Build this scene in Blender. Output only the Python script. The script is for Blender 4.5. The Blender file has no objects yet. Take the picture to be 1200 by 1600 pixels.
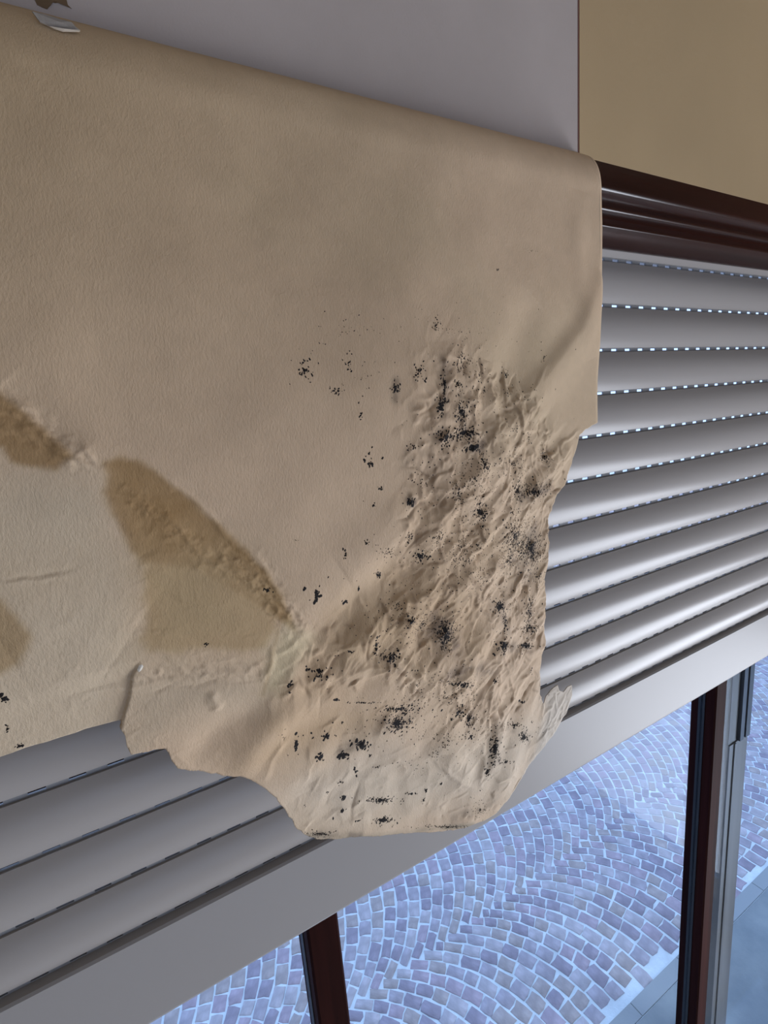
import bpy, math, random
import numpy as np
from mathutils import Vector, Matrix

# ------------------------------------------------------------------ camera
CZ = 2.30                                   # camera height above the ground
PITCH, YAW, ROLL = -0.19785289, 0.49601811, -0.07992768
FPX = 766.6                                 # focal length in pixels of the 1200x1600 frame
cy_, sy_ = math.cos(YAW), math.sin(YAW); cp_, sp_ = math.cos(PITCH), math.sin(PITCH)
fwd = Vector((sy_*cp_, cy_*cp_, sp_)); rgt = Vector((cy_, -sy_, 0)); upv = rgt.cross(fwd)
cr_, sr_ = math.cos(ROLL), math.sin(ROLL)
R_ = cr_*rgt + sr_*upv; U_ = -sr_*rgt + cr_*upv
cd = bpy.data.cameras.new('camera'); cam = bpy.data.objects.new('camera', cd)
bpy.context.scene.collection.objects.link(cam)
cam.matrix_world = Matrix(((R_.x, U_.x, -fwd.x, 0), (R_.y, U_.y, -fwd.y, 0), (R_.z, U_.z, -fwd.z, CZ), (0, 0, 0, 1)))
cd.sensor_fit = 'VERTICAL'; cd.sensor_height = 36; cd.lens = FPX*36/1600; cd.clip_start = 0.02
bpy.context.scene.camera = cam

# ------------------------------------------------------------------ world, lights, exposure
w = bpy.data.worlds.new('overcast_sky'); bpy.context.scene.world = w; w.use_nodes = True
w.node_tree.nodes['Background'].inputs[0].default_value = (0.56, 0.77, 1.20, 1)
w.node_tree.nodes['Background'].inputs[1].default_value = 1.45
def area(name, loc, target, sx, sz, power, col):
    l = bpy.data.lights.new(name, 'AREA'); l.shape = 'RECTANGLE'; l.size = sx; l.size_y = sz
    l.energy = power; l.color = col
    o = bpy.data.objects.new(name, l); bpy.context.scene.collection.objects.link(o)
    o.location = loc; d = Vector(target)-Vector(loc)
    o.rotation_euler = d.to_track_quat('-Z', 'Y').to_euler(); return o
# daylight entering through the glazed opening in the right wall, plus an added warm fill lamp behind the camera
area('side_window_daylight', (2.12, -0.80, 0.76), (0.0, -0.80, 0.76), 1.90, 1.30, 70, (0.91, 0.94, 1.0))
area('rear_fill', (0.3, -3.35, 1.2), (0.3, 0.0, 1.2), 1.8, 1.6, 2, (1.0, 0.90, 0.80))
vs = bpy.context.scene.view_settings
vs.view_transform = 'Standard'; vs.look = 'None'; vs.gamma = 1; vs.use_curve_mapping = False; vs.exposure = 0.0

COL = bpy.context.scene.collection
rnd = random.Random(7); nr = np.random.RandomState(11)

# ------------------------------------------------------------------ materials
def srgb(r, g, b):
    f = lambda c: (c/255/12.92) if c/255 <= 0.04045 else ((c/255+0.055)/1.055)**2.4
    return (f(r), f(g), f(b), 1)
class Mat:
    def __init__(s, name, col, rough=0.6, metal=0.0, spec=0.5):
        s.m = bpy.data.materials.new(name); s.m.use_nodes = True; s.t = s.m.node_tree; s.n = s.t.nodes; s.l = s.t.links
        s.b = s.n['Principled BSDF']; s.b.inputs['Base Color'].default_value = col
        s.b.inputs['Roughness'].default_value = rough; s.b.inputs['Metallic'].default_value = metal
        s.b.inputs['Specular IOR Level'].default_value = spec; s.h = None
        s.tc = s.n.new('ShaderNodeTexCoord').outputs['Object']
    def noise(s, scale, detail=4, rough=0.6, stretch=(1, 1, 1)):
        mp = s.n.new('ShaderNodeMapping'); mp.inputs['Scale'].default_value = stretch; s.l.new(s.tc, mp.inputs[0])
        x = s.n.new('ShaderNodeTexNoise'); x.inputs['Scale'].default_value = scale; x.inputs['Detail'].default_value = detail
        x.inputs['Roughness'].default_value = rough; s.l.new(mp.outputs[0], x.inputs['Vector']); return x.outputs['Fac']
    def ramp(s, fac, stops):
        r = s.n.new('ShaderNodeValToRGB'); e = r.color_ramp.elements
        e[0].position, e[0].color = stops[0]; e[1].position, e[1].color = stops[1]
        for p, c in stops[2:]:
            q = e.new(p); q.color = c
        s.l.new(fac, r.inputs[0]); return r.outputs[0]
    def colour(s, out): s.l.new(out, s.b.inputs['Base Color']); return s
    def bump(s, fac, strength, dist):
        b = s.n.new('ShaderNodeBump'); b.inputs['Strength'].default_value = strength; b.inputs['Distance'].default_value = dist
        s.l.new(fac, b.inputs['Height'])
        if s.h: s.l.new(s.h, b.inputs['Normal'])
        s.h = b.outputs[0]; s.l.new(s.h, s.b.inputs['Normal']); return s

def c4(c, k=1.0): return (c[0]*k, c[1]*k, c[2]*k, 1)
PAPER_WALL = srgb(192, 165, 126)
m_wallpaper = Mat('glued_wallpaper', PAPER_WALL, 0.75)
m_wallpaper.colour(m_wallpaper.ramp(m_wallpaper.noise(3.0, 3), [(0.3, c4(PAPER_WALL, .9)), (0.7, c4(PAPER_WALL, 1.06))]))
m_wallpaper.bump(m_wallpaper.noise(900, 3, .6, (1, 1, .5)), .35, .0006)
PL = srgb(188, 176, 170)
m_plaster = Mat('bare_plaster', PL, 0.8)
m_plaster.colour(m_plaster.ramp(m_plaster.noise(5, 5), [(0.3, c4(PL, .9)), (0.7, c4(PL, 1.07))])).bump(m_plaster.noise(600, 3), .3, .0005)
m_room = Mat('room_paint', srgb(158, 144, 122), 0.85); m_room.bump(m_room.noise(300, 3), .2, .001)
m_floor = Mat('floor_tile', srgb(170, 160, 145), 0.4); m_floor.bump(m_floor.noise(40, 3), .1, .001)
AL = srgb(164, 158, 154)
m_slat = Mat('lacquered_grey_aluminium', AL, 0.33, 0.0, 0.26)
m_bar = Mat('bar_grey_aluminium', srgb(158, 154, 152), .45, 0, .22)
m_slat.bump(m_slat.noise(1400, 2), .10, .0002)
m_strip = Mat('hinge_grey', srgb(140, 140, 142), 0.45)
WD = srgb(58, 22, 14)
def wood(name, c, stretch, rough=.28):
    m = Mat(name, c, rough, 0, .6 if rough < .4 else .04)
    m.colour(m.ramp(m.noise(30, 5, .6, stretch), [(.3, c4(c, .45)), (.7, c4(c, 1.5))])); m.bump(m.noise(60, 4, .6, stretch), .15, .0008); return m
m_wood_h = wood('dark_stained_wood_horizontal', srgb(42, 15, 9), (.06, 1.5, 1.5), .2)
m_wood_v = wood('dark_stained_wood_upright', srgb(40, 15, 12), (1.5, 1.5, .05), .7)
m_gasket = Mat('black_rubber', srgb(12, 12, 14), .5)
m_refl_dark = Mat('dark_grey_reflection', srgb(62, 60, 60), .5)
m_refl_green = Mat('grey_green_reflection', srgb(128, 146, 142), .45)
m_refl_green.colour(m_refl_green.ramp(m_refl_green.noise(14, 4, .6, (1, 1, .05)), [(.3, srgb(92, 82, 72)), (.7, srgb(120, 110, 98))]))
m_mould = Mat('black_mould', srgb(26, 20, 20), .9)
m_white = Mat('white_torn_paper', srgb(225, 218, 205), .85)
m_scrap = Mat('grey_backing_scrap', srgb(150, 142, 134), .85); m_scrap.bump(m_scrap.noise(300, 4), .4, .001)
m_brown_scrap = Mat('brown_torn_scrap', srgb(112, 90, 66), .85); m_brown_scrap.bump(m_brown_scrap.noise(200, 4), .5, .001)
MO = srgb(232, 236, 232)
m_mortar = Mat('pale_mortar', MO, .9)
m_mortar.colour(m_mortar.ramp(m_mortar.noise(12, 5), [(.3, c4(MO, .82)), (.7, c4(MO, 1.1))])).bump(m_mortar.noise(120, 4), .5, .003)
m_concrete = Mat('smooth_concrete', srgb(150, 152, 148), .75)
m_concrete.colour(m_concrete.ramp(m_concrete.noise(6, 6), [(.3, srgb(136, 140, 138)), (.7, srgb(162, 164, 158))])).bump(m_concrete.noise(90, 5), .4, .002)
m_border = Mat('border_stone', srgb(165, 166, 162), .7); m_border.bump(m_border.noise(90, 5), .4, .002)
def stone_mat(k, c):
    m = Mat('porphyry_cobble_%s' % k, c, .7)
    m.colour(m.ramp(m.noise(18, 6), [(.25, c4(c, .72)), (.55, c), (.8, c4(c, 1.35))])); m.bump(m.noise(60, 5), .6, .004); return m
m_stones = [stone_mat(n, srgb(*c)) for n, c in (('grey', (182, 170, 172)), ('mauve', (186, 166, 170)), ('pale', (196, 184, 182)), ('dark', (166, 152, 158)), ('ochre', (184, 168, 160)))]
# thin glass: clear transmission with a bluish solar tint and fresnel reflections
m_glass = bpy.data.materials.new('tinted_window_glass'); m_glass.use_nodes = True
t = m_glass.node_tree; t.nodes.clear()
o_ = t.nodes.new('ShaderNodeOutputMaterial'); mx = t.nodes.new('ShaderNodeMixShader'); tr = t.nodes.new('ShaderNodeBsdfTransparent')
gl = t.nodes.new('ShaderNodeBsdfGlossy'); fr = t.nodes.new('ShaderNodeLayerWeight'); pw = t.nodes.new('ShaderNodeMath'); pw.operation = 'POWER'; pw.inputs[1].default_value = 4.0
ma = t.nodes.new('ShaderNodeMath'); ma.operation = 'MULTIPLY_ADD'; ma.inputs[1].default_value = .035; ma.inputs[2].default_value = .005
tr.inputs[0].default_value = (.87, .93, 1, 1); gl.inputs['Roughness'].default_value = 0.01; gl.inputs[0].default_value = (.9, .95, 1, 1)
t.links.new(fr.outputs['Facing'], pw.inputs[0]); t.links.new(pw.outputs[0], ma.inputs[0]); t.links.new(ma.outputs[0], mx.inputs[0]); t.links.new(tr.outputs[0], mx.inputs[1]); t.links.new(gl.outputs[0], mx.inputs[2]); t.links.new(mx.outputs[0], o_.inputs[0])

# ------------------------------------------------------------------ mesh helpers
class G:
    def __init__(s): s.v = []; s.f = []
    def box(s, x0, x1, y0, y1, z0, z1):
        b = len(s.v); s.v += [(x, y, z) for z in (z0, z1) for y in (y0, y1) for x in (x0, x1)]
        s.f += [tuple(b+i for i in q) for q in ((0, 2, 3, 1), (4, 5, 7, 6), (0, 1, 5, 4), (2, 6, 7, 3), (0, 4, 6, 2), (1, 3, 7, 5))]; return s
    def extrude_x(s, prof, x0, x1):          # closed (y,z) profile swept along x
        b = len(s.v); n = len(prof)
        s.v += [(x0, y, z) for y, z in prof] + [(x1, y, z) for y, z in prof]
        s.f += [(b+i, b+(i+1) % n, b+n+(i+1) % n, b+n+i) for i in range(n)]
        s.f += [tuple(range(b+n-1, b-1, -1)), tuple(range(b+n, b+2*n))]; return s
    def extrude_z(s, prof, z0, z1):          # closed (x,y) profile swept along z
        b = len(s.v); n = len(prof)
        s.v += [(x, y, z0) for x, y in prof] + [(x, y, z1) for x, y in prof]
        s.f += [(b+i, b+(i+1) % n, b+n+(i+1) % n, b+n+i) for i in range(n)]
        s.f += [tuple(range(b+n-1, b-1, -1)), tuple(range(b+n, b+2*n))]; return s
    def mesh(s, name, mat, smooth=None):
        m = bpy.data.meshes.new(name); m.from_pydata(s.v, [], s.f); m.materials.append(getattr(mat, 'm', mat))
        m.validate(); import bmesh
        b = bmesh.new(); b.from_mesh(m); bmesh.ops.recalc_face_normals(b, faces=b.faces); b.to_mesh(m); b.free()
        if smooth is not None:
            m.polygons.foreach_set('use_smooth', [True]*len(m.polygons)); m.set_sharp_from_angle(angle=math.radians(smooth))
        return m
    def obj(s, name, mat, parent=None, smooth=None):
        o = bpy.data.objects.new(name, s.mesh(name, mat, smooth)); COL.objects.link(o); o.parent = parent; return o
def tag(o, **k):
    for a, b in k.items(): o[a] = b
    return o
def struct(o): o['kind'] = 'structure'; return o
def empty(name, loc=(0, 0, 0)):
    o = bpy.data.objects.new(name, None); COL.objects.link(o); o.location = loc; o.empty_display_size = .05; return o

# ------------------------------------------------------------------ dimensions (camera stands at x=0, y=0)
YW = 0.362          # room face of the window wall
YS = 0.44           # shutter plane
YG = 0.52           # front of the timber posts behind the shutter
XL, XR = -1.35, 1.90
ZH = CZ + 0.2277    # underside of the papered wall above the window
ZC = 3.05
XSEAM = 0.4388      # where the fallen strip ends

# ------------------------------------------------------------------ room shell
struct(G().box(XL-.9, 2.1, -3.2, .36, -.12, 0).obj('floor', m_floor))
struct(G().box(XL-.9, 2.1, -3.3, .62, ZC, ZC+.12).obj('ceiling', m_room))
g = G().box(XL-.9, 2.0, YW, .60, ZH, ZC); g.box(XL-.9, XL, YW, .60, 0, ZH); g.box(XR, 2.0, YW, .60, 0, ZH)
wall = struct(g.obj('wall_window', m_plaster))
def sheet(prof_x0, prof_x1, z0, z1): return G().box(prof_x0, prof_x1, YW-.0006, YW+.001, z0, z1)
tag(sheet(XSEAM+.0012, 2.0, ZH, ZC).obj('wallpaper', m_wallpaper, wall), label='beige wallpaper still glued to the wall')
m_seam = Mat('seam_reddish_brown', srgb(120, 84, 72), .9)  # thin reddish-brown line where the glued paper ends
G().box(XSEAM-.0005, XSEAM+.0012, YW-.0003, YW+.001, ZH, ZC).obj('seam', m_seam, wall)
struct(G().box(XL-1.0, XL-.9, -3.2, .6, 0, ZC).obj('wall_left', m_room))
g = G()                                        # right wall with its glazed opening
g.box(2.0, 2.1, -3.2, -1.78, 0, ZC); g.box(2.0, 2.1, .18, .6, 0, ZC); g.box(2.0, 2.1, -1.78, .18, 1.44, ZC); g.box(2.0, 2.1, -1.78, .18, 0, .1)
struct(g.obj('wall_right', m_room))
g = G(); g.box(XL-.9, -.7, -3.3, -3.2, 0, ZC); g.box(1.3, 2.0, -3.3, -3.2, 0, ZC); g.box(-.7, 1.3, -3.3, -3.2, 2.4, ZC); g.box(-.7, 1.3, -3.3, -3.2, 0, .1)
struct(g.obj('wall_back', m_room))

# ------------------------------------------------------------------ timber head trim
tr1 = struct(empty('trim_1', (0.6, YW, ZH)))
def xprof(name, pts, mat, lab=None, sm=None):
    pts = [(y, CZ+z) for y, z in pts]
    o = G().extrude_x(pts, XL, XR).obj(name, mat, None, sm); o.parent = tr1; o.matrix_parent_inverse = Matrix.Translation(-Vector(tr1.location)); return o
def arc(cy, cz, r, a0, a1, n=6): return [(cy+r*math.cos(math.radians(a0+(a1-a0)*i/n)), cz+r*math.sin(math.radians(a0+(a1-a0)*i/n))) for i in range(n+1)]
xprof('head_board', [(YW, .2276)] + arc(YW+.0055, .2085, .0055, 180, 270) + [(.388, .2035), (.388, .2276)], m_wood_h, sm=40)
xprof('moulding', [(.3845, .2034)] + arc(.3885, .2002, .004, 180, 280) + [(.408, .1975), (.408, .2034)], m_wood_h, sm=40)
xprof('moulding', [(.404, .1974)] + arc(.4065, .1915, .0025, 180, 250) + [(.432, .1776), (.4385, .1776), (.4385, .1974)], m_wood_h, sm=30)
xprof('head_board', [(.389, .2036), (.389, .2276), (.60, .2276), (.60, .199), (.4386, .199), (.4386, .2036)], m_wood_h)

# ------------------------------------------------------------------ roller shutter
sh = tag(empty('roller_shutter', (0.6, YS, CZ-.5)), label='grey aluminium roller shutter half lowered behind the hanging paper, lit through its slots', category='shutter')
P = 0.055; Z0 = .1695
def put(o, par):
    o.parent = par; o.matrix_parent_inverse = Matrix.Translation(-Vector(par.location)); return o
SX0, SX1 = XL+.03, XR-.03
# slat profile, hung at its lower edge: convex towards the room
prof = []
for i in range(11):
    a = i/10; z = .0012+a*(P-.0052); prof.append((-.0080*(1-(2*a-1)**2)-.0005, z))
back = [(p[0]*.35+.0055, p[1]) for p in reversed(prof)]
slat_g = G().extrude_x(prof+back, SX0, SX1)
slat_mesh = slat_g.mesh('slat', m_slat, 35)
hg = G(); pitch = .028
hg.box(SX0, SX1, .0018, .0040, -.0044, -.0026)
hg.box(SX0, SX1, .0018, .0040, .0004, .0018)
x = SX0
while x < SX1:
    hg.box(x, x+pitch*.55, .0018, .0040, -.0026, .0004); x += pitch
hinge_mesh = hg.mesh('hinge_strip', m_strip)
for k in range(-1, 12):
    s = bpy.data.objects.new('slat', slat_mesh); COL.objects.link(s)
    s.location = (-sh.location.x, 0, CZ+Z0-P*k-P*0-sh.location.z); s.parent = sh
    hs = bpy.data.objects.new('hinge_strip', hinge_mesh); COL.objects.link(hs); hs.parent = s
zb = CZ+Z0-P*11-.0038
bp = [(YS-.0075, zb-.0035), (YS-.0075, CZ-.534+.002), (YS-.0055, CZ-.536), (YS+.0045, CZ-.536), (YS+.0065, CZ-.534), (YS+.0065, zb-.002), (YS+.002, zb), (YS-.0055, zb-.0015)]
put(G().extrude_x(bp, SX0, SX1).obj('bottom_bar', m_bar), sh)
for xx in (XL, XR-.03):
    put(G().box(xx, xx+.03, YS-.02, YS+.02, .0, CZ+.176).obj('guide_rail', m_slat), sh)

# ------------------------------------------------------------------ window behind the shutter
win = struct(empty('window_1', (0.6, YG, 0)))
for j, xx in enumerate((-1.79, -.835, .120, 1.075, 2.03)):
    if not (XL-.02 < xx < XR-.05): continue
    D = .052; x1 = xx+.0435
    pr = [(xx+.003, YG), (x1-.003, YG), (x1, YG+.003), (x1, YG+D), (xx, YG+D), (xx, YG+.003)]
    p = put(G().extrude_z(pr, .02, CZ-.35).obj('post', m_wood_v), win)
    put(G().box(xx-.0015, xx, YG+.022, YG+.036, .08, CZ-.43).obj('gasket', m_gasket), win)
    put(G().box(x1, x1+.0015, YG+.022, YG+.036, .08, CZ-.43).obj('gasket', m_gasket), win)
xs = [XL, -.835, .120, 1.075, 2.03, XR]
for a, b in zip(xs[:-1], xs[1:]):
    a2 = a+.0435 if a > XL else a
    put(G().box(a2+.0015, b-.0015 if b < XR else b, YG+.027, YG+.031, .08, CZ-.43).obj('glass_pane', m_glass), win)
put(G().box(XL, XR, YG, YG+.052, .0, .08).obj('bottom_rail', m_wood_v), win)
put(G().box(XL, XR, YG, YG+.052, CZ-.43, CZ-.286).obj('slot_blocking_rail', m_wood_v), win)  # unseen rail added at this height to block daylight from the lower slots
# solid grey-green strip outside the right pane, standing in for a reflected frame
jy = .66
jb = tag(empty('reflection_strip', (1.49, jy, 0)), label='slim grey-green strip standing in for a frame reflected in the glass, dark upper half, right of the dark timber post', category='reflection')
pr = lambda s: [(1.455+s, jy), (1.478, jy), (1.478, jy-.004), (1.486, jy-.004), (1.486, jy), (1.556-s, jy), (1.556-s, jy+.03), (1.455+s, jy+.03)]
put(G().extrude_z(pr(0), 0.0, CZ-1.045).obj('lower_reflection', m_refl_green), jb)
put(G().extrude_z([(1.500, jy-.006), (1.520, jy-.006), (1.520, jy-.002), (1.532, jy-.002), (1.532, jy-.006), (1.556, jy-.006), (1.556, jy+.03), (1.500, jy+.03)], CZ-1.044, CZ-.385).obj('upper_reflection', m_refl_dark), jb)
put(G().box(1.455, 1.4995, jy+.004, jy+.03, CZ-1.044, CZ-.385).obj('reflected_bead', m_refl_green), jb)

# ------------------------------------------------------------------ pavement outside
pav = struct(empty('cobbled_pavement', (1.5, 1.5, 0)))
put(G().box(-8, 16, .60, 16, -.20, .0006).obj('mortar_bed', m_mortar), pav)
put(G().box(-8, 16, .601, .8600, -.006, .0048).obj('concrete_apron', m_concrete), pav)
xx = -7.9; bpieces = []
while xx < 15.5:
    L = .30
    if -.6 < xx < 5: put(G().box(xx, xx+L-.003, .8640, .914, -.006, .0052).obj('border_stone', m_border), pav)
    xx += L
H = CZ
BAY = 1.11*.995; YC0 = .935; HB = BAY/2; RAD = .66; ROW = .0665
def arcx(dy): return math.sqrt(RAD*RAD-dy*dy)-RAD
stones = []
def project(p):
    d = Vector(p)-Vector((0, 0, CZ)); zc = d.dot(fwd)
    if zc <= .05: return None
    return 600+FPX*d.dot(R_)/zc, 800-FPX*d.dot(U_)/zc, zc
for bay in range(0, 7):
    yc = YC0+bay*BAY; amax = math.asin(HB/RAD)
    nx0, nx1 = -4.0, 13.0
    for r in range(int((nx1-nx0)/ROW)):
        X = nx0+r*ROW+(0.02 if bay % 2 else 0); off = rnd.uniform(0, .07)
        s = -amax*RAD+off*.3; end = amax*RAD
        while s < end-.02:
            L = rnd.uniform(.056, .084)
            if end-s-L < .03: L = end-s
            c = s+L/2; a = c/RAD; yy = yc+RAD*math.sin(a); px_ = X+arcx(RAD*math.sin(a))
            if yy-L*.45 > .900: stones.append((px_, yy, a, L, ROW*math.cos(a)))
            s += L
def stone_pts(w, l):                              # w across the row, l along it
    jx = lambda q: q*rnd.uniform(.90, 1.12)
    base = [(-jx(w/2), -jx(l/2)), (0, -jx(l/2)), (jx(w/2), -jx(l/2)), (jx(w/2), 0), (jx(w/2), jx(l/2)), (0, jx(l/2)), (-jx(w/2), jx(l/2)), (-jx(w/2), 0)]
    base = [(x_*(.97 if abs(x_) > .01 and abs(y_) > .01 else 1), y_*(.97 if abs(x_) > .01 and abs(y_) > .01 else 1)) for x_, y_ in base]
    tilt = (rnd.uniform(-.02, .02), rnd.uniform(-.02, .02)); v = []
    for k, z in ((1, -.006), (1, .0016), (.93, .0036)):
        v += [(x_*k, y_*k, z+(x_*tilt[0]+y_*tilt[1] if k < 1 else 0)) for x_, y_ in base]
    v.append((0, 0, .0042)); f = []
    for rr in (0, 8):
        f += [(rr+i, rr+(i+1) % 8, rr+8+(i+1) % 8, rr+8+i) for i in range(8)]
    f += [(16+i, 16+(i+1) % 8, 24) for i in range(8)]; return v, f
vis, rest = [], []
for st in stones:
    q = project((st[0], st[1], 0)); ok = False
    if q and -20 < q[0] < 1220 and q[1] < 1630:
        zshut = CZ-CZ*YS/st[1]
        if zshut < CZ-.53: ok = True
    (vis if ok else rest).append(st)
vis.sort(key=lambda s: s[0]**2+s[1]**2)
near = vis[:300]; rest += vis[300:]
protos = []
for i in range(60):
    v, f = stone_pts(.0575, .0665); m = bpy.data.meshes.new('cobble'); m.from_pydata(v, [], f); m.materials.append(m_stones[(i*7) % 5 if i % 6 else 4 if i % 12 else 3].m)
    m.polygons.foreach_set('use_smooth', [True]*len(m.polygons)); m.set_sharp_from_angle(angle=math.radians(50)); protos.append(m)
for (x_, y_, a, L, W) in near:
    o = bpy.data.objects.new('cobble', rnd.choice(protos)); COL.objects.link(o); o.parent = pav
    o.location = (x_-pav.location.x, y_-pav.location.y, rnd.uniform(-.001, .001)); o.rotation_euler = (0, 0, a+rnd.uniform(-.06, .06)+math.pi*rnd.randint(0, 1))
    o.scale = (W/.0665*rnd.uniform(.96, 1.02), L/.0735*rnd.uniform(.97, 1.03), 1)
VV, FF, MI = [], [], []
for (x_, y_, a, L, W) in rest:
    if y_ > 5.5 and rnd.random() < 0: continue
    v, f = stone_pts(W*.875, L*.905); a += rnd.uniform(-.06, .06); ca, sa = math.cos(a), math.sin(a)
    b = len(VV); VV += [(x_+p[0]*ca-p[1]*sa-pav.location.x, y_+p[0]*sa+p[1]*ca-pav.location.y, p[2]) for p in v]
    FF += [tuple(b+i for i in q) for q in f]; MI += [rnd.randint(0, 4)]*len(f)
m = bpy.data.meshes.new('far_cobbles'); m.from_pydata(VV, [], FF)
for ms in m_stones: m.materials.append(ms.m)
m.polygons.foreach_set('material_index', MI)
o = bpy.data.objects.new('far_cobbles', m); COL.objects.link(o); o.parent = pav; o['kind'] = 'stuff'

# ------------------------------------------------------------------ hanging wallpaper
def ray(px, py):
    d = fwd + R_*((px-600)/FPX) + U_*((800-py)/FPX); return d
YP = 0.333
def flat(px, py, y=YP):
    d = ray(px, py); k = y/d.y; return (d.x*k, d.z*k)       # (x, z relative to the camera height)
def belly(x, z):                                     # the sheet bellies out into the room
    t_ = np.clip((.205-z)/.60, 0, 1); u_ = np.clip((XSEAM-x)/.24, 0, 1); return .038*np.sin(math.pi*t_**.9)**1.5*u_*u_*(3-2*u_)
def onbelly(px, py):
    d = ray(px, py); y = YP
    for _ in range(6): y = YP-float(belly(d.x*y/d.y, d.z*y/d.y))
    return (d.x*y/d.y, d.z*y/d.y)
def F(*pts): return np.array([onbelly(*p) for p in pts])
def C4(*pts): return F(*[(400+a/2.1818, 450+b/2.1818) for a, b in pts])
def C5(*pts): return F(*[(350+a/2.0, 850+b/2.0) for a, b in pts])

def hash2(ix, iy, seed):
    n = (ix*374761393+iy*668265263+seed*1442695041) & 0xffffffff
    n = ((n ^ (n >> 13))*1274126177) & 0xffffffff; n = n ^ (n >> 16)
    return (n & 0xffff)/65535.0
def vnoise(x, y, seed=0):
    xi = np.floor(x).astype(np.int64); yi = np.floor(y).astype(np.int64); xf = x-xi; yf = y-yi
    u = xf*xf*xf*(xf*(xf*6-15)+10); v = yf*yf*yf*(yf*(yf*6-15)+10)
    h = lambda a, b: hash2(xi+a, yi+b, seed)
    return (h(0, 0)*(1-u)+h(1, 0)*u)*(1-v)+(h(0, 1)*(1-u)+h(1, 1)*u)*v
def fbm(x, y, seed=0, o=4, g=.5):
    s = 0; a = 1; n = 0
    for i in range(o):
        s = s+a*vnoise(x*2**i+i*17.3, y*2**i-i*9.1, seed+i); n += a; a *= g
    return s/n
def ridged(x, y, seed=0, o=3):
    s = 0; a = 1; n = 0
    for i in range(o):
        s = s+a*(1-np.abs(2*vnoise(x*1.9**i+i*7.7, y*1.9**i+i*3.1, seed+i)-1))**2; n += a; a *= .55
    return s/n
def segd(x, z, P):                                   # unsigned distance, signed side and fraction along a polyline
    best = np.full(x.shape, 1e9); sg = np.zeros(x.shape); fr_ = np.zeros(x.shape)
    L = np.hypot(*(P[1:]-P[:-1]).T); T = np.concatenate([[0], np.cumsum(L)])
    for i in range(len(P)-1):
        dx, dz = P[i+1]-P[i]; q = L[i]**2+1e-12
        tt = np.clip(((x-P[i][0])*dx+(z-P[i][1])*dz)/q, 0, 1)
        ex = x-(P[i][0]+tt*dx); ez = z-(P[i][1]+tt*dz); d = np.hypot(ex, ez)
        s = np.sign(dx*ez-dz*ex); m_ = d < best
        best = np.where(m_, d, best); sg = np.where(m_, s, sg); fr_ = np.where(m_, (T[i]+tt*L[i])/T[-1], fr_)
    return best, sg, fr_
def inside(x, z, P):
    c = np.zeros(x.shape, bool); n = len(P); j = n-1
    for i in range(n):
        xi, zi = P[i]; xj, zj = P[j]
        k = ((zi > z) != (zj > z)) & (x < (xj-xi)*(z-zi)/(zj-zi+1e-15)+xi); c ^= k; j = i
    return c
def soft(x, z, P, w, wob=0, seed=5):                # soft-edged polygon mask, 0..1
    d = segd(x, z, np.vstack([P, P[:1]]))[0]; s = np.where(inside(x, z, P), d, -d)
    if wob: s = s+(fbm(x*60, z*60, seed)-.5)*wob
    q = np.clip(s/w*.5+.5, 0, 1); return q*q*(3-2*q)
def fade(f, a=.15, b=.15): return np.clip(f/a, 0, 1)*np.clip((1-f)/b, 0, 1)
PXM = .333/766.6*1.12                               # metres per photo pixel, roughly, on the sheet

# (polyline, half width px, height px towards the viewer, asymmetry): soft drapes first, then sharp creases
DRAPE = [
 (F((940, 430), (905, 520), (858, 585), (800, 655), (740, 735), (690, 800)), 34, 11, .6),
 (F((838, 470), (805, 560), (770, 620)), 42, -8, 0),
 (F((905, 300), (900, 400), (925, 560)), 26, 3, 0),
 (F((890, 690), (850, 740), (800, 800), (740, 850)), 24, 7, .5),
 (F((700, 835), (610, 905), (540, 965), (470, 1020)), 30, -11, 0),
 (F((640, 790), (600, 850), (540, 900)), 40, 5, 0),
 (F((470, 1000), (560, 1010), (680, 930), (790, 880)), 20, 6, 0),
 (F((420, 1085), (520, 1052), (640, 1040), (740, 1060)), 16, 6, .3),
 (F((375, 1216), (395, 1170), (440, 1120), (500, 1100)), 26, 8, 0),
 (F((290, 1190), (360, 1130), (420, 1105)), 20, -4, 0),
 (F((440, 1150), (520, 1130), (600, 1130)), 30, -7, 0),
 (F((690, 1140), (720, 1170), (690, 1200)), 34, 7, 0),
 (F((765, 1060), (772, 1130), (765, 1210)), 15, 7, .6),
 (F((715, 1165), (745, 1190), (745, 1215)), 18, -6, 0),
 (F((560, 1150), (640, 1180), (700, 1215), (760, 1235)), 22, 4, 0),
 (F((820, 1080), (800, 1170), (770, 1270)), 30, 5, 0),
 (F((480, 1300), (560, 1302), (640, 1297), (720, 1288), (780, 1262)), 16, 5, 0),
 (F((200, 1170), (300, 1110), (400, 1060)), 30, 2, 0),
 (F((0, 1000), (100, 960), (200, 1000)), 70, 3, 0),
 (F((165, 730), (290, 800), (400, 905), (470, 990)), 26, -3, 0),
 (F((0, 600), (70, 660), (120, 710)), 22, -3, 0),
]
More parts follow.
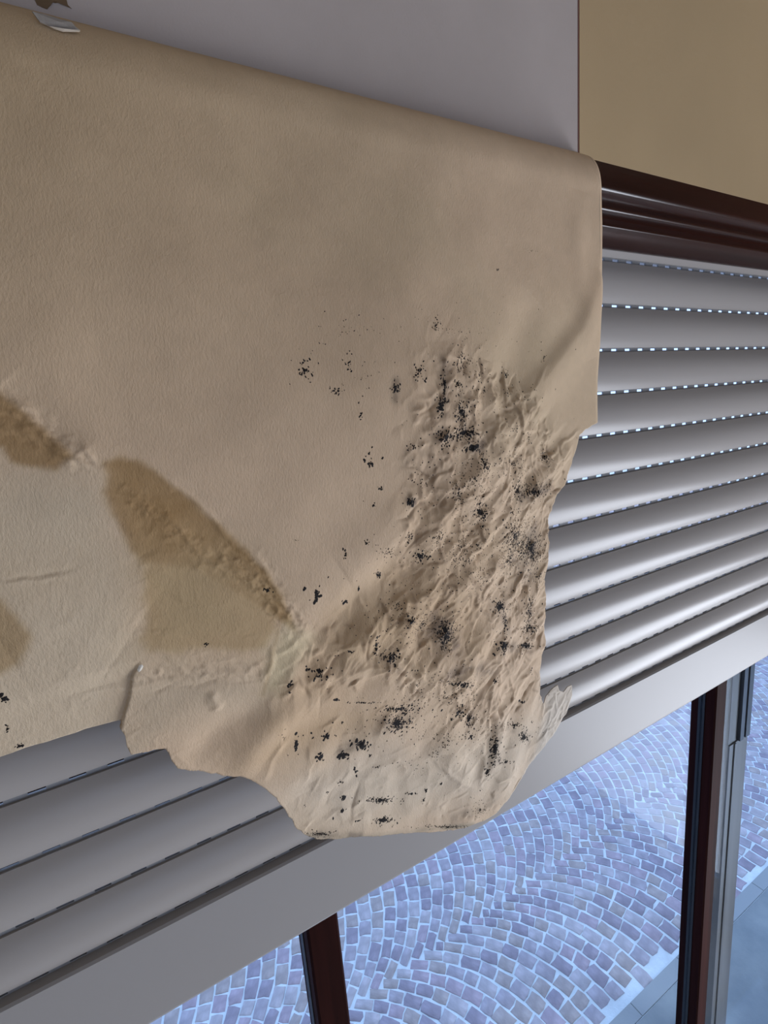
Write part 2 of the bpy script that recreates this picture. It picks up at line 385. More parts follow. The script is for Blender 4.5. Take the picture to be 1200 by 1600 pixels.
CREASE = [
 (C4((830, 430), (790, 480), (760, 520), (700, 600)), 4, 3),
 (C4((1112, 475), (1060, 520), (1010, 570), (960, 600)), 5, 4),
 (C4((1000, 250), (930, 360), (850, 450)), 5, 2.5),
 (C4((720, 190), (690, 240), (640, 330), (640, 400)), 5, 2.5),
 (C4((800, 260), (740, 370), (690, 440)), 5, 2.5),
 (C4((560, 560), (565, 700), (590, 860)), 6, 3),
 (C4((570, 690), (640, 780), (600, 800)), 5, -3),
 (C4((860, 640), (850, 760), (790, 860), (740, 920)), 5, 3),
 (C4((740, 920), (745, 960), (700, 980)), 4, 3),
 (C4((1080, 560), (1010, 640), (985, 700)), 5, 3.5),
 (C4((700, 830), (800, 800), (880, 740)), 5, -3),
 (C4((560, 920), (640, 880), (760, 870)), 5, 3),
 (C4((380, 1080), (420, 1060), (560, 1060), (700, 1000)), 6, 3),
 (C5((120, 440), (150, 370), (155, 320)), 4, 4),
 (C5((150, 360), (210, 335), (270, 260)), 5, 3),
 (C5((0, 400), (70, 400), (150, 360)), 5, 2),
 (C5((190, 455), (320, 420), (430, 390), (560, 385), (590, 430), (580, 480), (520, 515)), 5, 3.5),
 (C5((640, 640), (700, 720), (790, 760)), 5, 3.5),
 (C5((805, 610), (810, 690), (800, 760)), 5, 3.5),
 (C5((670, 605), (800, 620)), 5, 2.5),
 (C5((830, 400), (820, 520), (830, 620)), 5, 3),
 (C5((100, 745), (160, 660), (220, 600)), 8, 4),
 (C5((470, 610), (550, 500)), 6, 2.5),
 (F((0, 905), (60, 906), (100, 898), (130, 888)), 4, -1.5), (F((0, 911), (60, 912), (110, 905)), 3, 1.5),
 (F((205, 1092), (300, 1075), (420, 1060)), 4, -2), (F((100, 1100), (205, 1078), (330, 1062)), 4, 1.6),
 (F((330, 1085), (338, 1100), (330, 1108)), 7, 5),
 (F((165, 735), (230, 800), (280, 838), (330, 872), (400, 915), (440, 960), (490, 1000)), 3.5, 2.6),
 (F((0, 618), (50, 665), (110, 715), (165, 745)), 4, 2.6),
 (F((205, 722), (290, 775), (370, 850), (415, 900), (440, 940), (470, 985)), 3.5, 2.2),
 (F((928, 256), (938, 300), (935, 400)), 3, -1.5),
]
CRUM = F((690, 545), (760, 560), (830, 620), (885, 700), (868, 800), (862, 980), (850, 1060), (760, 1150), (640, 1080), (440, 1090), (440, 1050), (540, 960), (625, 880), (640, 760), (650, 640))
CRUM2 = F((620, 1090), (860, 1040), (900, 1070), (880, 1140), (780, 1290), (470, 1310), (440, 1240), (520, 1120))
GLUE = [(F((165, 735), (230, 800), (280, 838), (330, 872), (400, 915), (440, 960), (490, 1000)), 16), (F((0, 610), (50, 662), (110, 712), (150, 740)), 16),
        (F((330, 850), (400, 890), (450, 960), (480, 1000)), 20), (F((205, 1060), (330, 1050), (430, 1050)), 12)]
TEAR = F((222, 1032), (207, 1060), (203, 1090), (192, 1128), (186, 1150))

XE_ = XSEAM
def WRINK_L(P): return float(np.hypot(*(P[-1]-P[0])))
WRINKLES = []
def wrinkles(polyp, n, hk, seed, dirs):
    rr = random.Random(seed); lo, hi = polyp.min(0), polyp.max(0); got = 0
    while got < n:
        c = np.array([rr.uniform(lo[0], hi[0]), rr.uniform(lo[1], hi[1])])
        if not inside(c[:1], c[1:], polyp)[0]: continue
        got += 1; an = math.radians(rr.choice(dirs)+rr.gauss(0, 11)); L = PXM*min(90, 9+rr.expovariate(1/20)); w_ = PXM*rr.uniform(1.1, 2.8)*(1+L/PXM/90)
        u = np.array([math.cos(an), math.sin(an)]); v = np.array([-u[1], u[0]])
        P3 = np.array([c-u*L/2+v*rr.gauss(0, .07)*L, c-u*L/6+v*rr.gauss(0, .05)*L, c+u*L/6+v*rr.gauss(0, .05)*L, c+u*L/2+v*rr.gauss(0, .07)*L])
        WRINKLES.append((c[0], c[1], P3 if rr.random() < .5 else P3[::-1].copy(), w_, hk*w_*rr.uniform(.25, .8)*rr.choice((1, 1, 1, -1))))
wrinkles(CRUM, 950, 1.4, 3, (33, 33, 40, 28, 45, 20, 85, 95, 100, 0, -30, 60))
wrinkles(CRUM2, 210, .7, 4, (33, 60, 80, 0, -30, 15, 100))
wrinkles(F((200, 720), (300, 760), (440, 920), (500, 1010), (440, 1060), (210, 1070), (225, 950), (170, 760)), 90, .35, 5, (-42, -42, -35, 0, 20))
wrinkles(F((0, 595), (60, 640), (160, 720), (120, 735), (0, 680)), 36, .55, 6, (-42, -42, -50))
wrinkles(F((845, 1080), (870, 1065), (895, 1070), (885, 1115), (850, 1165), (835, 1130)), 40, .9, 8, (60, 50, 80, 20))
wrinkles(F((620, 540), (700, 500), (780, 560), (640, 740), (600, 640)), 60, .45, 7, (80, 95, 60, 40))
def relief(x, z, fine=True):
    """displacement towards the viewer, metres"""
    h = np.zeros(x.shape)
    for Pp, w_, hh, asym in DRAPE:
        d, s, fr2 = segd(x, z, Pp); w2 = w_*PXM*np.where(s > 0, 1+asym, 1-asym*.5)
        h = h+hh*PXM*np.exp(-(d/w2)**2)*fade(fr2, .25, .25)**.6
    h = h+(fbm(x*7, z*7, 3, 3)-.5)*.010
    h = h+belly(x, z)
    if not fine: return h
    wx = x+(fbm(x*40, z*40, 21)-.5)*.010; wz = z+(fbm(x*40, z*40, 31)-.5)*.010
    for Pp, w_, hh in CREASE:
        d, s, fr2 = segd(wx, wz, Pp); h = h+hh*.55*PXM*np.clip(1-d/(w_*1.5*PXM), 0, 1)**1.3*fade(fr2, .2, .2)
    c1 = soft(x, z, CRUM, .030, .03)
    a = math.radians(33); u = (x*math.cos(a)+z*math.sin(a)); v = (-x*math.sin(a)+z*math.cos(a))
    u = u+(fbm(x*25, z*25, 41)-.5)*.02; v = v+(fbm(x*25, z*25, 51)-.5)*.02
    c2 = soft(x, z, CRUM2, .02, .02)
    h = h+c1*(ridged(u*20, v*60, 61, 2)-.4)*.0016
    for k in range(5):                               # broad facets
        rr = random.Random(50+k)
        an = math.radians((33, 88, 60, 12, 40)[k]+rr.uniform(-8, 8)); fq = rr.uniform(24, 46)
        xx_ = x+(vnoise(x*fq*.5, z*fq*.5, 200+k)-.5)*.02; zz_ = z+(vnoise(x*fq*.5+9, z*fq*.5, 230+k)-.5)*.02
        t_ = (-xx_*math.sin(an)+zz_*math.cos(an))*fq; cell = np.floor(t_)
        al = np.clip((vnoise(x*fq*.4, z*fq*.4, 260+k)-.42)*4, 0, 1)
        h = h+(c1*(1-.5*c2)+.25*c2)*(.5-np.abs(2*(t_-cell)-1))*al*.075/fq
    for cx_, cz_, pts3, w1_, hh in WRINKLES:
        R0 = .5*WRINK_L(pts3)+w1_*5
        k_ = np.nonzero((np.abs(x-cx_) < R0) & (np.abs(z-cz_) < R0))[0]
        if not len(k_): continue
        d, sg, fr2 = segd(x[k_], z[k_], pts3); ww = np.where(sg > 0, w1_*.55, w1_*2.0)
        h[k_] += hh*np.exp(-(d/ww)**1.2)*np.clip(fade(fr2, .35, .35), 0, 1)
    h = h+c2*((ridged(x*26, z*30, 91, 2)-.35)*.0012)
    for Pp, w_ in GLUE:
        d, s, fr2 = segd(x, z, Pp); k = np.exp(-(d/(w_*PXM))**2)*fade(fr2, .1, .1)
        a2 = math.radians(-42); uu = x*math.cos(a2)+z*math.sin(a2); vv = -x*math.sin(a2)+z*math.cos(a2)
        h = h+k*(ridged(uu*120, vv*330, 101, 3)-.35)*.0011
    low = np.clip((.0-z)/.12, 0, 1)*np.clip((.10-x)/.08, 0, 1)
    h = h+low*(ridged(x*110, z*120, 111, 2)-.4)**2*.0009
    d, s, fr2 = segd(x, z, TEAR); zt_ = TEAR[0][1]
    side = np.where(s < 0, 1, 0) if True else 0
    h = h-.0022*np.where((z < zt_) & (x < .12), side, 0)*np.clip((zt_-z)/.01, 0, 1)*np.exp(-(d/.05)**2)
    return h
def onpaper(px, py):
    """where the sight line through a photo pixel meets the softly draped sheet: (x, z)"""
    d = ray(px, py); y = YP
    for _ in range(5):
        x_, z_ = d.x*y/d.y, d.z*y/d.y; y = YP-float(relief(np.array([x_]), np.array([z_]), False)[0])
    return (d.x*y/d.y, d.z*y/d.y)
OUT = [(926, 664), (914, 671), (905, 680), (899, 705), (891, 730), (882, 758), (870, 773), (862, 790), (858, 805), (855, 818), (857, 850), (855, 880),
       (850, 905), (853, 930), (850, 965), (851, 1000), (846, 1025), (843, 1050), (843, 1085), (849, 1100), (853, 1088), (863, 1075), (870, 1069), (872, 1078), (880, 1081),
       (886, 1073), (893, 1070), (893, 1085), (886, 1110), (870, 1138), (850, 1165), (826, 1195), (815, 1216), (796, 1245), (775, 1270), (755, 1283), (720, 1294),
       (690, 1299), (620, 1303), (560, 1307), (520, 1311), (495, 1311), (475, 1303), (460, 1290), (446, 1266), (432, 1247), (415, 1232), (400, 1223), (380, 1214),
       (355, 1212), (320, 1206), (278, 1201), (268, 1188), (258, 1169), (240, 1171), (205, 1179), (198, 1165), (196, 1150), (188, 1138), (190, 1127), (150, 1137), (87, 1156), (40, 1169), (0, 1183), (-60, 1199), (-160, 1222)]
outp = [onpaper(*p) for p in OUT]
# roughen the torn edge
rough_edge = []
for i in range(len(outp)-1):
    a, b = outp[i], outp[i+1]; L = math.hypot(b[0]-a[0], b[1]-a[1]); n = max(1, int(L/.004))
    for k in range(n):
        q = k/n; j = .0 if k == 0 else .0007
        rough_edge.append((a[0]+(b[0]-a[0])*q+rnd.uniform(-j, j), a[1]+(b[1]-a[1])*q+rnd.uniform(-j, j)))
rough_edge.append(outp[-1])
XE = XSEAM-.0005; xl_ = outp[-1][0]
poly = np.array([(XE, 1.0), (XE, rough_edge[0][1]+.002)] + rough_edge + [(xl_, 1.0)])
STEP = .00092
# s runs up the sheet: flat part z = s up to ZA, then round the fold to the wall
ZA = .187; nfold = 46
zmin = min(p[1] for p in rough_edge)-.004
sv = np.arange(zmin, ZA, STEP); th = np.linspace(0, math.pi/2, nfold)[1:]
xs_ = np.arange(xl_-.003, XE+STEP, STEP)
nz, nx = len(sv)+nfold-1+1, len(xs_)
zz = np.concatenate([sv, ZA+.0385*np.sin(th), [.2300]]); yy = np.concatenate([np.full(len(sv), YP), YW-.029*np.cos(th), [YW-.0005]])
soff = np.concatenate([np.ones(len(sv)), np.cos(th)**1.0, [0]])
Xg, Zg = np.meshgrid(xs_, zz); Yb = np.repeat(yy[:, None], nx, 1); Sf = np.repeat(soff[:, None], nx, 1)
Xf, Zf = Xg.ravel().copy(), Zg.ravel().copy(); Yf = Yb.ravel().copy(); Sf = Sf.ravel()
ins = inside(Xf, Zf, poly)
I = np.arange(nz*nx).reshape(nz, nx)
q = np.stack([I[:-1, :-1], I[:-1, 1:], I[1:, 1:], I[1:, :-1]], -1).reshape(-1, 4)
q = q[ins[q].sum(1) >= 2]
used = np.unique(q); outv = used[~ins[used]]
# snap the outer corners of kept cells to the outline
ox, oz = Xf[outv], Zf[outv]; best = np.full(len(outv), 1e9); bx, bz = ox.copy(), oz.copy()
for i in range(len(poly)):
    a, b = poly[i], poly[(i+1) % len(poly)]; d = b-a; tt = np.clip(((ox-a[0])*d[0]+(oz-a[1])*d[1])/(d@d), 0, 1)
    ex, ez = a[0]+tt*d[0], a[1]+tt*d[1]; dd = np.hypot(ox-ex, oz-ez); k = dd < best
    best = np.where(k, dd, best); bx = np.where(k, ex, bx); bz = np.where(k, ez, bz)
k = best < STEP*1.5
Xf[outv] = np.where(k, bx, ox); Zf[outv] = np.where(k, bz, oz)
remap = np.full(nz*nx, -1); remap[used] = np.arange(len(used)); q = remap[q]
X, Z, Y, S = Xf[used], Zf[used], Yf[used], Sf[used]
hd = relief(X, Z)*S
# the free right border curls a little towards the wall, the torn left piece lies further back
edge = np.clip((X-(XE-.010))/.010, 0, 1)*S; hd = hd-.004*edge**2
Yv = Y-hd

# colour of the reverse side: cream, ochre damp stains, grey smudges
def lin(r, g, b): return np.array(srgb(r, g, b)[:3])
base = lin(214, 186, 155); cream = lin(210, 190, 162); ochre = lin(163, 130, 88); tan = lin(184, 152, 112); pale = lin(214, 199, 178); grey = lin(120, 108, 100)
colr = np.repeat(base[None], len(X), 0)
def mixc(mask, c, amt=1.0):
    global colr
    k_ = (np.clip(mask, 0, 1)*amt)[:, None]; colr = colr*(1-k_)+c[None]*k_
n1 = fbm(X*6, Z*6, 7, 3); n2 = fbm(X*30, Z*30, 8, 4); n3 = fbm(X*140, Z*140, 9, 3)
mixc(np.clip((n1-.45)*3, 0, 1), lin(196, 176, 142), .55)
mixc(np.clip((Z+.02)/.2, 0, 1)*np.clip((.25-X)/.3, 0, 1), lin(190, 164, 128), .85)  # browner towards the top left: damp yellowing plus light falloff put into the colour
LCREAM = F((-200, 720), (0, 730), (95, 735), (160, 750), (175, 800), (200, 860), (215, 900), (215, 960), (222, 1030), (205, 1060), (195, 1130), (180, 1300), (-200, 1300))
mixc(soft(X, Z, LCREAM, .02, .01), cream, .9)
OCH = F((163, 724), (185, 717), (215, 722), (290, 770), (350, 828), (415, 893), (440, 930), (460, 985), (436, 965), (415, 1010), (380, 1022), (300, 1015), (235, 1020), (222, 1000), (222, 930), (228, 885), (205, 860), (185, 830), (175, 800), (165, 770), (168, 745))
OCH_UP = F((163, 724), (185, 717), (215, 722), (290, 770), (350, 828), (415, 893), (440, 930), (465, 990), (430, 965), (380, 930), (310, 890), (228, 880), (205, 860), (185, 830), (175, 800), (165, 770), (168, 745))
och_n = np.clip(.88+(fbm(X*45, Z*45, 77, 4)-.5)*1.1, 0, 1)
mixc(soft(X, Z, OCH, .004, .008), lin(182, 151, 110), .85)
mixc(soft(X, Z, OCH_UP, .0022, .004)*och_n, ochre, 1.0)
mixc(soft(X, Z, F((230, 900), (300, 900), (330, 960), (260, 990)), .02, .02), lin(176, 150, 110), .5)
mixc(soft(X, Z, F((225, 880), (330, 870), (430, 950), (400, 1020), (225, 1020)), .03, .02), lin(186, 162, 124), .55)
mixc(soft(X, Z, F((-40, 600), (0, 612), (50, 655), (112, 712), (85, 732), (15, 722), (5, 700), (-40, 690)), .0025, .004), ochre, .9)
mixc(soft(X, Z, F((-60, 930), (0, 940), (25, 960), (45, 995), (28, 1040), (0, 1055), (-60, 1080)), .003, .004), lin(178, 150, 112), .9)
mixc(soft(X, Z, F((205, 1050), (300, 1050), (430, 1050), (420, 1110), (300, 1120), (200, 1175)), .02, .01), lin(196, 178, 152), .6)
for P5, am in ((F((520, 960), (620, 890), (650, 900), (740, 950), (760, 1020), (700, 1040), (560, 1040), (440, 1100), (430, 1080)), .75), (F((430, 1130), (500, 1100), (600, 1110), (590, 1150), (500, 1190), (400, 1200), (370, 1210), (400, 1160)), .8),
               (F((640, 790), (720, 760), (790, 860), (720, 960), (640, 950), (620, 870)), .35), (F((0, 890), (60, 893), (130, 880), (125, 900), (0, 915)), .3)):
    mixc(soft(X, Z, P5, .030, .02, 12), tan, am*.7)
mixc(soft(X, Z, F((560, 1160), (700, 1170), (850, 1100), (880, 1100), (800, 1260), (500, 1310), (430, 1240)), .04, .02), pale, .7)
mixc(soft(X, Z, F((415, 1020), (450, 975), (490, 1000), (440, 1080), (412, 1085)), .008, .008), lin(216, 198, 160), .7)
mixc(soft(X, Z, F((843, 1050), (905, 1060), (890, 1130), (845, 1180), (820, 1210), (850, 1110)), .01, .004), lin(206, 196, 182), .8)
mixc(np.clip(1-segd(X, Z, F((480, 1306), (560, 1305), (640, 1300), (740, 1288)))[0]/(9*PXM), 0, 1)*np.clip(n2*2-.4, 0, 1), lin(128, 124, 108), .75)
mixc(np.clip(1-segd(X, Z, F((440, 965), (412, 1085)))[0]/(5*PXM), 0, 1), lin(160, 130, 92), .4)
rq = random.Random(9)
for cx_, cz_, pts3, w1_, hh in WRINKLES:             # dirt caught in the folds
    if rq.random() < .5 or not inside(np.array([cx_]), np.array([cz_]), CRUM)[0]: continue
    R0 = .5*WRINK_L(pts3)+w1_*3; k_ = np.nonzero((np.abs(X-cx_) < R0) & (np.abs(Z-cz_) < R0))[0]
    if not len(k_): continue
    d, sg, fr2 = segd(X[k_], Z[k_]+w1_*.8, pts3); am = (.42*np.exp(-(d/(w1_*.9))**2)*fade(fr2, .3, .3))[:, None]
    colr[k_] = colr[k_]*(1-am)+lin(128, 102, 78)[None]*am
d_, s_, f_ = segd(X, Z, F((916, 250), (936, 275), (937, 330), (933, 400)))
gl_ = np.clip(1-np.abs(X-(XE-.0075-.002*(fbm(Z*60, Z*0, 4)-.5)))/.0012, 0, 1)*np.clip((Z-.120)/.02, 0, 1)*np.clip(n2*2.4-.4, 0, 1)
mixc(gl_, lin(110, 96, 84), .65)
# smudges of mould stain
SM = [(C4((640, 250), (640, 420)), 12, .55), (C4((700, 380), (700, 480)), 16, .5), (C4((620, 500), (760, 510)), 16, .45), (C4((735, 545), (760, 540)), 10, .7), (C4((475, 320), (470, 380)), 7, .5),
      (C4((900, 710), (985, 680)), 16, .55), (C4((940, 840), (930, 960)), 28, .55), (C4((860, 850), (880, 940)), 22, .35), (C4((520, 725), (545, 735)), 8, .8), (C4((930, 1080), (930, 1150)), 16, .25),
      (C4((830, 1080), (850, 1160)), 12, .45), (C4((600, 1130), (670, 1180)), 22, .4), (C5((660, 270), (710, 330)), 22, .5), (C5((700, 400), (840, 385)), 14, .55), (C5((500, 350), (545, 375)), 14, .5),
      (C5((500, 570), (580, 530)), 18, .4), (C5((370, 650), (435, 625)), 10, .5), (C5((870, 560), (950, 610)), 16, .35), (C5((840, 590), (850, 680)), 14, .35), (C5((870, 325), (950, 315)), 14, .5),
      (C5((740, 520), (770, 545)), 12, .5), (C4((560, 560), (650, 700)), 26, .18), (C5((640, 630), (700, 720)), 14, .2), (C4((690, 640), (760, 800)), 26, .2), (C4((600, 860), (500, 900)), 20, .2),
      (C5((720, 860), (840, 800)), 14, .35), (C5((300, 900), (420, 905)), 8, .5), (C4((290, 800), (380, 880)), 14, .15), (C4((500, 600), (520, 560)), 10, .25)]
for Pp, w_, am in SM:
    d, s, fr2 = segd(X, Z, Pp); mixc(np.exp(-(d/(w_*PXM))**2)*np.clip((n2*.5+n3*.8-.45)*3, 0, 1), lin(70, 58, 54), am)
mixc(soft(X, Z, CRUM, .03, .03)*np.clip((n3-.5)*3, 0, 1), lin(150, 126, 100), .3)
colr = colr*(.955+.09*n3[:, None])

pm = Mat('paper_reverse', base.tolist()+[1], .78, 0, .3)
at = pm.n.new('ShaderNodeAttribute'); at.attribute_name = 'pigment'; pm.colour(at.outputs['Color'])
pm.bump(pm.noise(850, 3, .65, (1, 1, .45)), .5, .0007).bump(pm.noise(160, 4, .6), .10, .0012)
ox_ = (0.15, YP, CZ)                                 # thing origin
paper = tag(empty('hanging_wallpaper', ox_), label='beige damp-stained wallpaper strip peeled over the window head, crumpled and speckled with black mould', category='wallpaper')
me = bpy.data.meshes.new('paper_sheet')
co = np.stack([X-ox_[0], Yv-ox_[1], Z], 1).astype(np.float32)
me.vertices.add(len(co)); me.vertices.foreach_set('co', co.ravel())
me.loops.add(q.size); me.loops.foreach_set('vertex_index', q.ravel().astype(np.int32))
me.polygons.add(len(q)); me.polygons.foreach_set('loop_start', (np.arange(len(q))*4).astype(np.int32)); me.polygons.foreach_set('loop_total', np.full(len(q), 4, np.int32))
me.update(); me.validate()
me.polygons.foreach_set('use_smooth', [True]*len(me.polygons))
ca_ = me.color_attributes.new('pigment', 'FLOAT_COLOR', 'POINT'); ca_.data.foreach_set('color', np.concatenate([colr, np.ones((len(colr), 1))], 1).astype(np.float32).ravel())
me.materials.append(pm.m)
so = bpy.data.objects.new('paper_sheet', me); COL.objects.link(so); so.parent = paper
md = so.modifiers.new('thickness', 'SOLIDIFY'); md.thickness = .0006; md.offset = 0

# mould growing on the paper: thousands of uncountable flecks
def hgt(x_, z_):
    return YP-relief(np.array(x_), np.array(z_))
CL = []
def K4(*a): CL.extend([(400+c[0]/2.1818, 450+c[1]/2.1818, c[2]/2.1818, c[3]/2.1818, c[4], c[5]) for c in a])
def K5(*a): CL.extend([(350+c[0]/2, 850+c[1]/2, c[2]/2, c[3]/2, c[4], c[5]) for c in a])
K4((165, 280, 26, 26, 16, 2.4), (265, 350, 40, 18, 8, 2.2), (315, 260, 14, 30, 6, 2.2), (355, 430, 6, 22, 4, 3), (388, 590, 18, 34, 8, 3), (610, 130, 12, 16, 16, 1.7),
   (558, 285, 22, 36, 16, 2.7), (475, 345, 9, 28, 16, 3), (640, 330, 7, 55, 26, 2.6), (628, 405, 10, 28, 42, 3), (700, 250, 22, 45, 34, 2), (688, 330, 12, 20, 14, 2.6),
   (700, 420, 16, 30, 55, 3), (640, 510, 28, 22, 60, 2.6), (712, 495, 30, 16, 95, 2.8), (736, 545, 18, 12, 50, 3.6), (760, 300, 26, 30, 14, 2.2), (850, 295, 9, 11, 9, 3),
   (535, 545, 16, 8, 8, 2.6), (525, 730, 12, 12, 16, 3.4), (425, 685, 9, 7, 6, 2.2), (875, 600, 44, 46, 70, 2), (780, 600, 18, 36, 36, 2.6), (980, 576, 9, 16, 28, 2.5),
   (932, 510, 6, 26, 8, 2.2), (945, 695, 40, 22, 120, 2.5), (890, 690, 20, 40, 55, 2.4), (765, 765, 20, 36, 95, 2.4), (690, 700, 20, 50, 44, 2), (880, 850, 32, 50, 120, 2.7),
   (935, 890, 40, 50, 270, 2.5), (860, 930, 18, 22, 34, 2.4), (560, 915, 22, 16, 32, 2.8), (620, 850, 20, 24, 16, 2.2), (525, 850, 16, 26, 13, 2.4), (455, 900, 34, 26, 22, 1.6),
   (930, 1110, 18, 56, 110, 2.5), (830, 1085, 18, 18, 52, 3.3), (850, 1135, 7, 34, 32, 2.8), (640, 1160, 26, 26, 100, 2), (520, 1130, 10, 5, 9, 3), (480, 1080, 40, 24, 12, 1.8),
   (415, 975, 10, 12, 14, 2.2), (305, 905, 6, 16, 6, 2.4), (376, 870, 8, 10, 7, 2), (205, 1040, 10, 24, 9, 4), (165, 1025, 8, 6, 5, 2.6), (302, 1070, 10, 6, 5, 4), (350, 1026, 3, 10, 3, 3), (40, 1028, 8, 3, 5, 2.6),
   (850, 360, 120, 60, 18, 1.8), (700, 150, 260, 60, 26, 1.3), (300, 150, 200, 60, 16, 1.3), (930, 380, 60, 40, 9, 2), (980, 240, 16, 20, 6, 1.8), (380, 300, 120, 100, 10, 1.5),
   (560, 660, 60, 160, 26, 1.8), (880, 480, 100, 40, 18, 1.9), (700, 880, 130, 90, 90, 1.7), (780, 1000, 150, 90, 80, 1.8), (1000, 600, 30, 60, 22, 1.5), (960, 980, 20, 30, 26, 1.9), (400, 740, 10, 6, 3, 2), (740, 650, 130, 150, 130, 1.7), (890, 850, 80, 160, 130, 1.8), (720, 930, 130, 110, 80, 1.7), (780, 350, 90, 100, 30, 1.8), (135, 860, 4, 2, 2, 1.6))
K5((205, 440, 6, 12, 6, 3.6), (262, 395, 6, 3, 3, 3), (300, 405, 26, 20, 18, 3), (350, 350, 8, 3, 4, 2.2), (392, 333, 14, 6, 7, 2), (520, 355, 20, 16, 44, 2.8), (475, 320, 10, 26, 18, 2.8), (576, 238, 9, 10, 18, 2.7),
   (690, 290, 17, 30, 120, 2.3), (740, 438, 26, 10, 44, 3), (730, 522, 22, 14, 22, 3.8), (765, 545, 8, 13, 26, 3.6), (772, 602, 14, 7, 10, 3), (540, 560, 26, 24, 80, 3.4), (548, 515, 46, 9, 60, 2.8),
   (430, 628, 18, 13, 40, 4), (372, 660, 10, 6, 13, 5), (225, 620, 7, 34, 9, 4), (300, 665, 12, 10, 15, 3.8), (320, 600, 34, 8, 9, 3.6), (410, 710, 5, 12, 5, 4.6), (372, 792, 6, 6, 8, 4.6), (367, 830, 5, 4, 6, 4),
   (340, 856, 3, 3, 2, 3.6), (490, 800, 36, 7, 70, 2.5), (502, 862, 26, 9, 60, 2.8), (630, 768, 4, 4, 5, 3.4), (678, 749, 4, 4, 5, 3.4), (582, 779, 11, 2, 8, 3), (622, 800, 7, 6, 6, 2.4), (363, 742, 7, 5, 8, 2),
   (325, 775, 5, 4, 5, 2.2), (845, 640, 12, 34, 95, 3.4), (880, 680, 22, 12, 12, 3.2), (936, 602, 14, 16, 52, 3.3), (908, 565, 32, 10, 26, 2.6), (820, 712, 8, 14, 18, 3), (932, 494, 7, 5, 6, 3.4), (958, 392, 4, 8, 4, 2.6),
   (850, 430, 6, 8, 9, 3), (942, 318, 17, 7, 52, 3.2), (872, 315, 14, 18, 50, 3.2), (955, 262, 26, 10, 60, 2.4), (350, 486, 10, 2, 8, 2.8), (430, 495, 40, 3, 16, 2.2), (700, 882, 80, 5, 60, 1.8), (800, 830, 34, 26, 40, 1.5),
   (300, 905, 40, 7, 60, 1.5), (700, 600, 160, 40, 30, 2), (600, 700, 110, 60, 12, 2), (480, 695, 10, 3, 4, 2.6), (250, 815, 4, 4, 2, 2), (700, 480, 120, 30, 40, 2.2), (600, 440, 50, 90, 22, 2), (620, 250, 160, 100, 130, 1.7), (560, 560, 150, 60, 40, 1.9), (780, 560, 90, 110, 50, 2), (700, 430, 80, 40, 50, 2), (185, 605, 20, 30, 4, 2), (455, 660, 6, 6, 3, 3),
   (418, 864, 5, 2, 4, 2.6), (960, 555, 4, 4, 3, 2.6), (800, 768, 4, 3, 2, 3.4), (690, 630, 20, 20, 8, 2), (660, 655, 30, 10, 10, 1.6), (370, 557, 4, 3, 2, 2.6), (338, 556, 3, 2, 2, 2.6), (130, 143, 10, 3, 7, 2.4))
CL += [(8, 1092, 6, 4, 7, 3), (12, 1140, 2, 6, 5, 1.8), (32, 1166, 8, 2, 9, 2), (322, 1007, 4, 2, 5, 1.8), (777, 422, 2, 1.5, 2, 2), (832, 392, 8, 3, 4, 1), (305, 277, 2, 2, 3, 1.2), (868, 222, 1, 1, 1, 1)]
pts = []
for (cx, cyy, rx, ry, n, sz) in CL:
    if cyy < 300: continue
    for i in range(int(n*2.3)):
        r_ = abs(rnd.gauss(0, .8))*rnd.choice((.8, 1.0, 1.4)); a = rnd.uniform(0, 2*math.pi)
        pts.append((cx+rx*r_*math.cos(a), cyy+ry*r_*math.sin(a), sz*rnd.choice((.45, .6, .75, .9, 1.2))))
dv = [ray(a, b) for a, b, c in pts]; dv = np.array([(d.x/d.y, d.z/d.y) for d in dv]); yq = np.full(len(pts), YP)
for _ in range(5): yq = YP-relief(dv[:, 0]*yq, dv[:, 1]*yq, False)
PX = list(zip(dv[:, 0]*yq, dv[:, 1]*yq))
okp = inside(np.array([p[0] for p in PX]), np.array([p[1] for p in PX]), poly)
VV, FF = [], []; vx, vz, lift = [], [], []
for (x_, z_), (a, b, sz), ok in zip(PX, pts, okp):
    if not ok or z_ > ZA-.005: continue
    r0 = sz*.5*PXM*1.25; asp = rnd.uniform(1, 2.1); an = math.radians(rnd.choice((35, 60, 75, 110)))+rnd.uniform(-.5, .5); bb = len(vx); n = rnd.choice((6, 7, 8))
    vx.append(x_); vz.append(z_); lift.append(.0006)
    for i in range(n):
        t_ = 2*math.pi*i/n; rr = r0*rnd.uniform(.6, 1.25); u_, v_ = rr*math.cos(t_)*asp**.5, rr*math.sin(t_)/asp**.5
        vx.append(x_+u_*math.cos(an)-v_*math.sin(an)); vz.append(z_+u_*math.sin(an)+v_*math.cos(an)); lift.append(.00032)
    FF += [(bb, bb+1+i, bb+1+(i+1) % n) for i in range(n)]
yv = hgt(vx, vz)-np.array(lift)
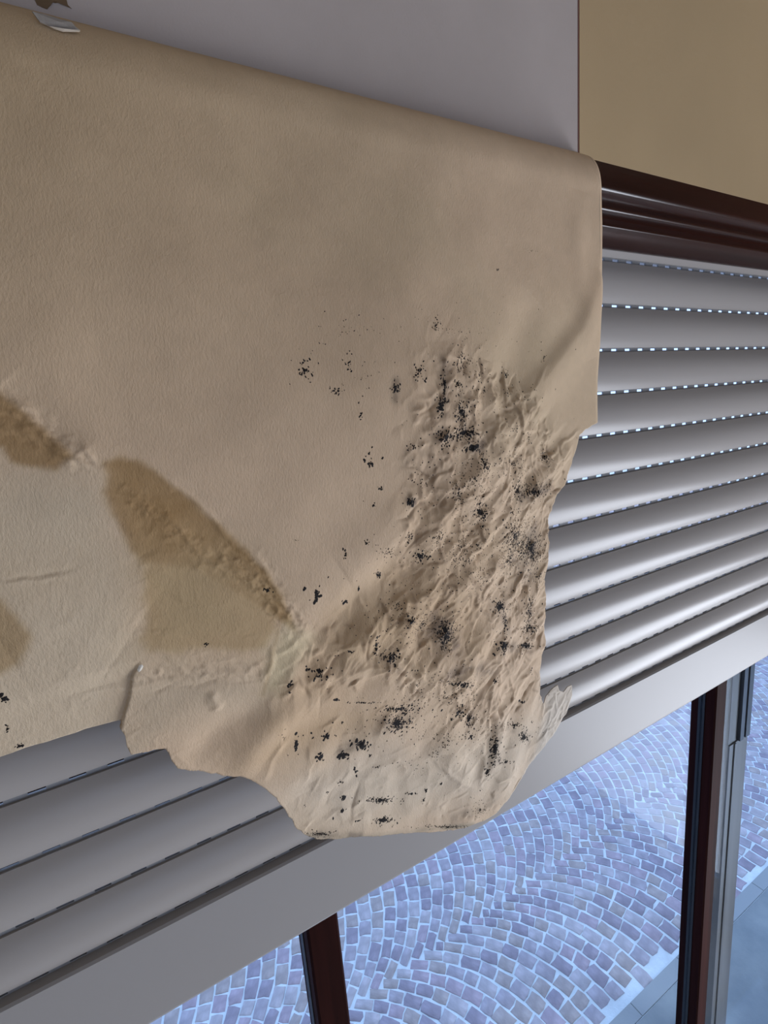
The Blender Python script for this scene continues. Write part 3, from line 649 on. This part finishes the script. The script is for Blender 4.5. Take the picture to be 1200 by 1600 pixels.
e2 = np.clip((np.array(vx)-(XE-.010))/.010, 0, 1); yv = yv+.004*e2**2
me = bpy.data.meshes.new('mould_flecks'); me.from_pydata([(a-ox_[0], b-ox_[1], c) for a, b, c in zip(vx, yv, vz)], [], FF); me.materials.append(m_mould.m)
mo = bpy.data.objects.new('mould_flecks', me); COL.objects.link(mo); mo.parent = paper; mo['kind'] = 'stuff'; mo['label'] = 'black mould flecks scattered over the paper'

# small torn bit showing white pulp beside the slit on the left
def scrap(name, pxs, y, mat, parent, th=.0008):
    p2 = [flat(a, b, y) for a, b in pxs]; n = len(p2); g = G()
    cx_ = sum(p[0] for p in p2)/n; cz_ = sum(p[1] for p in p2)/n
    g.v = [(a, y-th*.2, CZ+b) for a, b in p2]+[(a, y+.0006, CZ+b) for a, b in p2]+[(cx_, y-th, CZ+cz_)]
    g.f = [(i, (i+1) % n, n+(i+1) % n, n+i) for i in range(n)]+[(i, (i+1) % n, 2*n) for i in range(n)]
    o = g.obj(name, mat); put(o, parent); return o
yt = float(hgt([flat(218, 1043)[0]], [flat(218, 1043)[1]])[0])-.0005
tag(scrap('torn_pulp', [(214, 1046), (217, 1040), (222, 1038), (224, 1041), (221, 1047), (217, 1050)], yt-.001, m_white, paper), label='small white torn spot')
wl = wall
def wput(o): o.parent = wall; o.matrix_parent_inverse = Matrix.Identity(4); return o
sc = scrap('paper_scrap', [(48, -14), (130, -14), (104, 0), (106, 8), (112, 14), (100, 8), (96, 4), (86, 5), (79, 3), (73, 6), (74, 15), (66, 12), (58, 8), (54, 0)], YW, m_brown_scrap, wall, .0012)
tag(sc, label='brown torn scrap left on the plaster')
sc = scrap('paper_scrap', [(50, 18), (68, 22), (90, 29), (112, 35), (118, 42), (124, 47), (116, 49), (96, 47), (78, 41), (62, 34)], YW-.0262, m_scrap, paper, .0012)
tag(sc, label='grey bare patch with a pale torn rim')
scrap('torn_rim', [(78, 41), (96, 46), (112, 48), (125, 47), (124, 49), (98, 48.5), (84, 44)], YW-.0277, Mat('torn_rim_paper', srgb(184, 172, 156), .85), sc, .0006)
